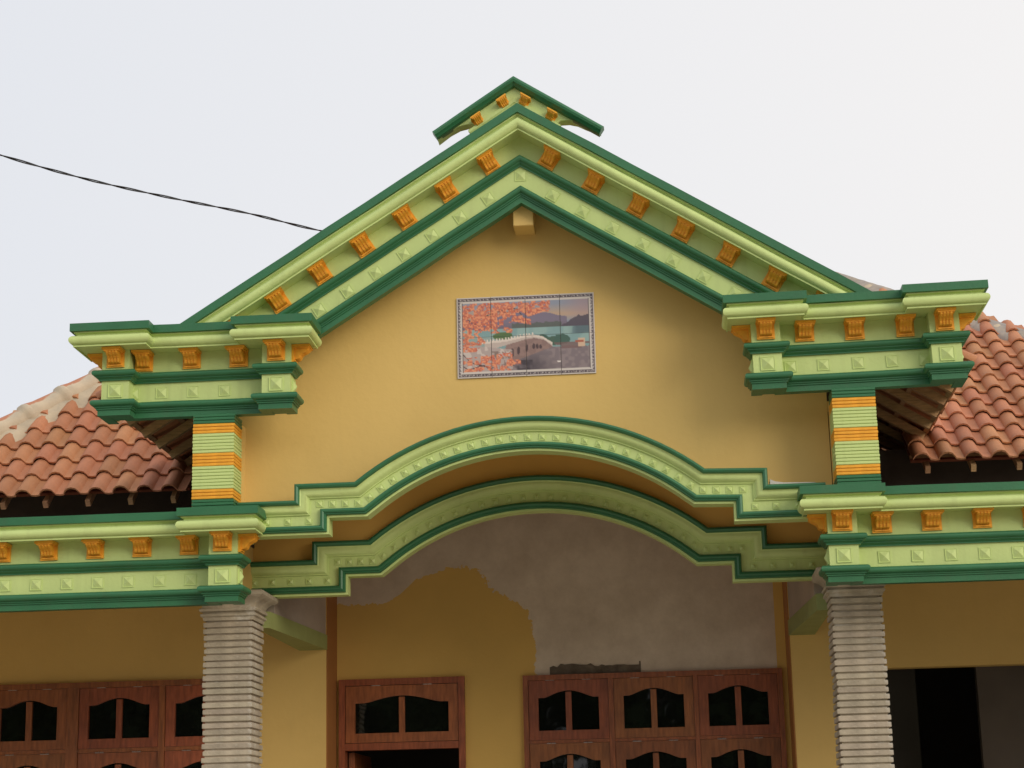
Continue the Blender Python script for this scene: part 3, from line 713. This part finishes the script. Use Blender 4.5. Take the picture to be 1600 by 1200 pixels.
# porch roof behind the gable: slopes run down to both sides, undersides show beyond the pillars
PZ, PS, PX = 5.0, .625, 3.06
pa = math.atan(PS)
tv, tf = tile_geo()
for s in (-1, 1):
    parts = []
    Lr = PX/math.cos(pa); nrow = int(Lr/TL)
    for r_ in range(nrow):
        dist = Lr-.0-r_*TL          # distance down-slope of this tile's lower edge
        for c in range(17):
            y0 = .02+c*TW
            jit = random.uniform(-.006, .006)
            V = []
            for (a, b_, h) in tv:     # a across (along Y), b_ up-slope, h height
                dd = dist-b_+jit; x = s*(dd*math.cos(pa)+h*math.sin(pa)); z = PZ-dd*math.sin(pa)+h*math.cos(pa)+.05
                V.append((x, y0+a, z+ZO))
            parts.append((V, tf))
    V, Fc = join(parts)
    pr_ = mesh('porch_roof', V, Fc, TT, house, 45); pr_['label'] = 'slope of the tile roof behind the gable, '+('left' if s < 0 else 'right'); 
    for i in range(9):
        y = .16+.40*i
        Vb, Fb = boxvf(0, Lr-.05, -.024, .024, -.062, -.0)
        V = [(s*(a*math.cos(pa)+h*math.sin(pa)), y+b_, PZ-a*math.sin(pa)+h*math.cos(pa)+ZO) for a, b_, h in Vb]
        mesh('rafter', V, Fb, WR, pr_)
    for i in range(12):
        dd = Lr-.06-i*TL
        Vb, Fb = boxvf(dd-.018, dd+.018, .02, 3.45, .001, .034)
        V = [(s*(a*math.cos(pa)+h*math.sin(pa)), b_, PZ-a*math.sin(pa)+h*math.cos(pa)+ZO) for a, b_, h in Vb]
        mesh('batten', V, Fb, WR, pr_)
    # wall plate that carries the rafters, and the rear closing wall
    box('wall_plate', s*2.1, s*2.2, .13, 3.4, 3.42, 3.54, WR, pr_)
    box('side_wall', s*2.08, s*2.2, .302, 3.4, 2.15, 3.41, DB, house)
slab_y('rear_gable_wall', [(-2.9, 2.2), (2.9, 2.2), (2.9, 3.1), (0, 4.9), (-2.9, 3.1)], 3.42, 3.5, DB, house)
# wing flat slabs in front of the main roofs
for s in (-1, 1): box('flat_roof', s*2.1, s*6.2, .26, YW-.002, 2.142, 2.2, CO, house)

# ------------------------------------------------------------------ tile mural
mu = thing('tile_mural', 'ceramic tile mural of a stone bridge and red autumn leaves on the gable wall', 'mural', (-.009, .08, 3.490+ZO))
MW, MH = .978, .591
def vnoise(u, v, f, seed):
    r_ = np.random.RandomState(seed).rand(64, 64); a = u*f; b_ = v*f; i = np.floor(a).astype(int); j = np.floor(b_).astype(int); fu = a-i; fv = b_-j
    fu = fu*fu*(3-2*fu); fv = fv*fv*(3-2*fv); g_ = lambda p, q: r_[p % 64, q % 64]
    return (g_(i, j)*(1-fu)+g_(i+1, j)*fu)*(1-fv)+(g_(i, j+1)*(1-fu)+g_(i+1, j+1)*fu)*fv
def picture(u, v):
    """colour print of the mural, sRGB 0..255; u right, v down"""
    asp = MW/MH; U = u*asp
    n1 = vnoise(U, v, 9, 1); n2 = vnoise(U, v, 26, 2); n3 = vnoise(U, v, 60, 3)
    c = np.zeros(u.shape+(3,)); 
    def lay(mask, col, a=1.0):
        mk = np.clip(mask, 0, 1)[..., None]*a; c[:] = c*(1-mk)+np.array(col, float)*mk
    ss = lambda e0, e1, x: np.clip((x-e0)/(e1-e0), 0, 1)
    lay(np.ones_like(u), (142, 148, 165)); lay(ss(.12, .24, v)*(1-ss(.26, .34, v)), (196, 160, 128), .8); lay(ss(.75, .9, u)*(1-ss(.2, .35, v)), (170, 145, 150), .7)
    lay((v > .23+.04*np.sin(u*9)+.03*n1).astype(float)*(u < .8), (124, 114, 132)); lay(ss(.33, .42, v), (105, 96, 105), .7)
    lay(((v > np.maximum(.29, .44-1.5*(u-.74))-.06*(n2-.5)) & (u > .74) & (v < .42)).astype(float), (84, 76, 86), .9)
    lay(((v > .36-.03*n2) & (v < .42)).astype(float)*(u > .4)*(u < .76), (88, 96, 88), .8)
    lay((v > .405).astype(float), (128, 158, 160)); lay(ss(.8, .87, u)*(v > .41)*(v < .50), (84, 100, 108), .8); lay((v > .405).astype(float)*ss(.45, .6, n1), (158, 182, 176), .5)
    low = v > .66-.02*n1; lay(low.astype(float), (140, 126, 128)); lay(low*ss(.3, .6, n2)*(u > .5), (116, 104, 110), .6); lay(low*ss(.42, .48, u)*ss(.68, .85, v)*(1-ss(.56, .72, u)), (76, 68, 74), .75)
    lay(((v > .50) & (v < .62) & (u < .5)).astype(float), (150, 165, 160), .7)
    for cu, cv, ru, rv, col in ((.335, .50, .065, .05, (88, 112, 70)), (.62, .56, .05, .06, (62, 92, 82)), (.69, .58, .06, .055, (74, 98, 84)), (.76, .56, .055, .06, (70, 98, 88))):
        lay(((((u-cu)/ru)**2+((v-cv)/rv)**2) < .75+.6*n2).astype(float), col)
    lay(((v > .60) & (v < .68) & (u > .66) & (u < .97)).astype(float)*(n1 > .3), (120, 92, 90), .8)
    lay(((np.abs(u-.90) < .025) & (v > .56) & (v < .66)).astype(float), (205, 175, 150)); lay(((np.abs(u-.885) < .03) & (v > .585) & (v < .61)).astype(float), (170, 95, 75))
    deck = np.interp(u, [.17, .35, .49, .55, .62, .66, .71], [.575, .555, .515, .505, .53, .58, .63])
    dk2 = np.interp(u, [.28, .40, .50, .56, .63, .69], [.645, .59, .548, .535, .562, .645]); bott = np.interp(u, [.30, .38, .69], [.88, .83, .655])
    body = (u > .36+.03*(n2-.5)) & (u < .69) & (v > dk2) & (v < bott)
    lay(body.astype(float), (146, 120, 114)); lay(body*(n2 > .55), (128, 104, 100), .5)
    lay(((v > deck) & (v <= dk2) & (u > .2) & (u < .69)).astype(float), (190, 174, 166)); deck0 = deck
    for cu in (.40, .445, .505, .555, .58, .605): 
        w_ = .012*(1.35-cu); tp = dk2+.07-.12*(cu-.4); lay((body & (((u-cu)/w_)**2+((v-tp-.05)/(.055-.13*(cu-.4)))**2 < 1) & (v > tp-.02)).astype(float), (72, 56, 60), .85)
    rail = (np.abs(v-deck) < .013) & (u > .16) & (u < .69); lay(rail.astype(float), (214, 200, 190))
    posts = (v < deck) & (v > deck-.035) & (u > .18) & (u < .56) & ((u*46) % 1 < .45); lay(posts.astype(float), (220, 206, 196))
    pave = (u < .40) & (v > .62+.25*(u-.2)) & (v > deck+.02); lay(pave.astype(float), (176, 160, 156)); lay((pave & (n2 > .6)).astype(float), (205, 192, 184), .8)
    lay(((u > .25) & (u < .40) & (v > .68) & (v < .95) & (n3 > .55)).astype(float), (120, 100, 92), .7)
    lay((v > .80)*(u > .38)*(u < .55)*ss(.4, .7, n2), (66, 58, 64), .9)
    lay((((u-.735)/.014)**2+((v-.835)/.009)**2 < 1).astype(float), (225, 215, 210))
    # branches and leaves
    for (a, b_, c0, d0) in ((.02, .22, .50, .20), (.05, .22, .30, .46), (.03, .68, .30, 1.0), (.02, .82, .24, .92), (.30, .12, .48, .27)):
        t_ = np.clip((u-a)/(c0-a), 0, 1); lay(((np.abs(v-(b_+(d0-b_)*t_+.04*np.sin(t_*6))) < .007) & (u > a) & (u < c0)).astype(float), (84, 60, 58), .9)
    leaf = ((v < .42-.5*np.maximum(u-.22, 0)) & (u < .68) & (n2+.5*n1 > .52)) | ((v < .17+.03*n1) & (v > .09) & (u < .68) & (n2 > .30)) | ((v < .46) & (u < .45) & (v > .36) & (n2+.4*n1 > .78)) | \
           ((np.abs(v-.30-.4*(u-.45)) < .035) & (u > .40) & (u < .54)) | ((np.abs(v-.20+.15*(u-.55)) < .03) & (u < .67) & (u > .5))
    leaf |= (u < .21-.6*np.abs(v-.56)) & (v > .42) & (v < .68) & (n2 > .3)
    leaf |= (v > .70) & (u < .40) & ((np.abs(v-.78+.15*(u-.2)) < .05) | (np.abs(v-.93+.2*(u-.1)) < .05)) & (n2 > .35)
    leaf = leaf & (n3 > .16)
    leaf |= (n3 > .2) & (np.abs(v-.82-.05*(u-.3)) < .03) & (u > .2) & (u < .46) & (n2 > .3)
    lay(leaf.astype(float), (206, 112, 82), .85); lay((leaf & (n3 > .6)).astype(float), (230, 156, 116), .8); lay((leaf & (n3 < .3)).astype(float), (186, 92, 78), .8)
    # printed border
    e = np.minimum(np.minimum(U, asp-U), np.minimum(v, 1-v)*1.0)
    al = np.where(np.minimum(U, asp-U) < np.minimum(v, 1-v), v, U)
    lay((e < .072).astype(float), (205, 196, 190))
    mea = (e > .016) & (e < .050); kx = (al*22) % 1; ke = (e-.016)/.034
    key = (ke < .14) | (ke > .86) | (kx < .12) | ((kx > .30) & (kx < .42) & (ke > .3)) | ((np.abs(ke-.36) < .09) & (kx > .30) & (kx < .85)) | ((np.abs(ke-.65) < .08) & (kx > .55))
    lay((mea).astype(float), (196, 186, 182)); lay((mea & key).astype(float), (92, 82, 86)); lay(((e > .063) & (e < .070)).astype(float), (84, 74, 74))
    return c
def lin(c): c = c/255; return np.where(c < .04045, c/12.92, ((c+.055)/1.055)**2.4)
MM = bpy.data.materials.new('glazed_tile_print'); MM.use_nodes = True; tt_ = MM.node_tree; b = tt_.nodes['Principled BSDF']; b.inputs['Roughness'].default_value = .28
ca_ = tt_.nodes.new('ShaderNodeVertexColor'); ca_.layer_name = 'print'; tt_.links.new(ca_.outputs[0], b.inputs['Base Color'])
GRT = mat('grout', (.12, .10, .09), .9)
gr = mesh('grout_bed', *[x for x in boxvf(-MW/2+.004, MW/2-.004, -.006, .002, -MH/2+.004, MH/2-.004)], GRT, mu)
nu, nv = 50, 58
for i in range(4):
    for j in range(2):
        tw, th_ = MW/4, MH/2
        uu, vv = np.meshgrid(np.linspace(i/4+.002, (i+1)/4-.002, nu), np.linspace(j/2+.002, (j+1)/2-.002, nv))
        colr = lin(picture(uu, vv))
        ty = random.uniform(-.0015, .0015)
        V = [((a-.5)*MW, -.011+ty, (.5-b_)*MH) for a, b_ in zip(uu.ravel(), vv.ravel())]
        Fc = [(q*nu+p, (q+1)*nu+p, (q+1)*nu+p+1, q*nu+p+1) for q in range(nv-1) for p in range(nu-1)]
        nb = len(V); cor = [0, nu-1, nv*nu-1, (nv-1)*nu]
        V += [(V[q][0], -.001, V[q][2]) for q in cor]
        for a, b_ in ((0, 1), (1, 2), (2, 3), (3, 0)):
            Fc.append((cor[a], cor[b_], nb+b_, nb+a))
        me = bpy.data.meshes.new('ceramic_tile'); me.from_pydata(V, [], Fc)
        at = me.color_attributes.new('print', 'FLOAT_COLOR', 'POINT')
        full = np.ones((len(V), 4)); full[:nb, :3] = colr.reshape(-1, 3)*1.05; full[nb:, :3] = .6
        at.data.foreach_set('color', full.ravel())
        o = finish('ceramic_tile', me, MM, mu); o.rotation_euler = (random.uniform(-.002, .002), 0, random.uniform(-.002, .002))

# ------------------------------------------------------------------ overhead cable: two twisted wires from the roof ridge to the street
cb = thing('overhead_cable', 'black twisted service cable running from the gable roof up to the left', 'cable', (-1.6, 1.0, 4.3+ZO))
CP = [(-.60, 1.35, 4.63), (-1.10, 1.2, 4.635), (-1.604, 1.0, 4.652), (-2.142, .7, 4.724), (-2.681, .3, 4.745), (-3.189, -.1, 4.772), (-3.667, -.5, 4.826), (-4.115, -.9, 4.895), (-6.2, -2.6, 5.32)]
def catmull(P, n):
    P = [Vector(p) for p in P]; P = [P[0]*2-P[1]]+P+[P[-1]*2-P[-2]]; out = []
    for i in range(1, len(P)-2):
        for k_ in range(n):
            t_ = k_/n; out.append(.5*((2*P[i])+(P[i+1]-P[i-1])*t_+(2*P[i-1]-5*P[i]+4*P[i+1]-P[i+2])*t_*t_+(3*P[i]-P[i-1]-3*P[i+1]+P[i+2])*t_**3))
    return out
cl = catmull(CP, 24)
for ph in (0, math.pi):
    V = []; Fc = []; ln = 0; nn = 6
    for i, p in enumerate(cl):
        tg = (cl[min(i+1, len(cl)-1)]-cl[max(i-1, 0)]).normalized(); sx = tg.cross(Vector((0, 0, 1))).normalized(); sz = sx.cross(tg)
        if i: ln += (p-cl[i-1]).length
        a = ln*2*math.pi/.55+ph; ctr = p+(sx*math.cos(a)+sz*math.sin(a))*.0055
        for k_ in range(nn):
            q = ctr+(sx*math.cos(k_*2*math.pi/nn)+sz*math.sin(k_*2*math.pi/nn))*.0048; V.append((q.x+1.6, q.y-1.0, q.z-4.3))
    for i in range(len(cl)-1):
        for k_ in range(nn): Fc.append((i*nn+k_, i*nn+(k_+1) % nn, (i+1)*nn+(k_+1) % nn, (i+1)*nn+k_))
    mesh('wire', V, Fc, CB, cb, 60)
print('tiles', n1, n2)
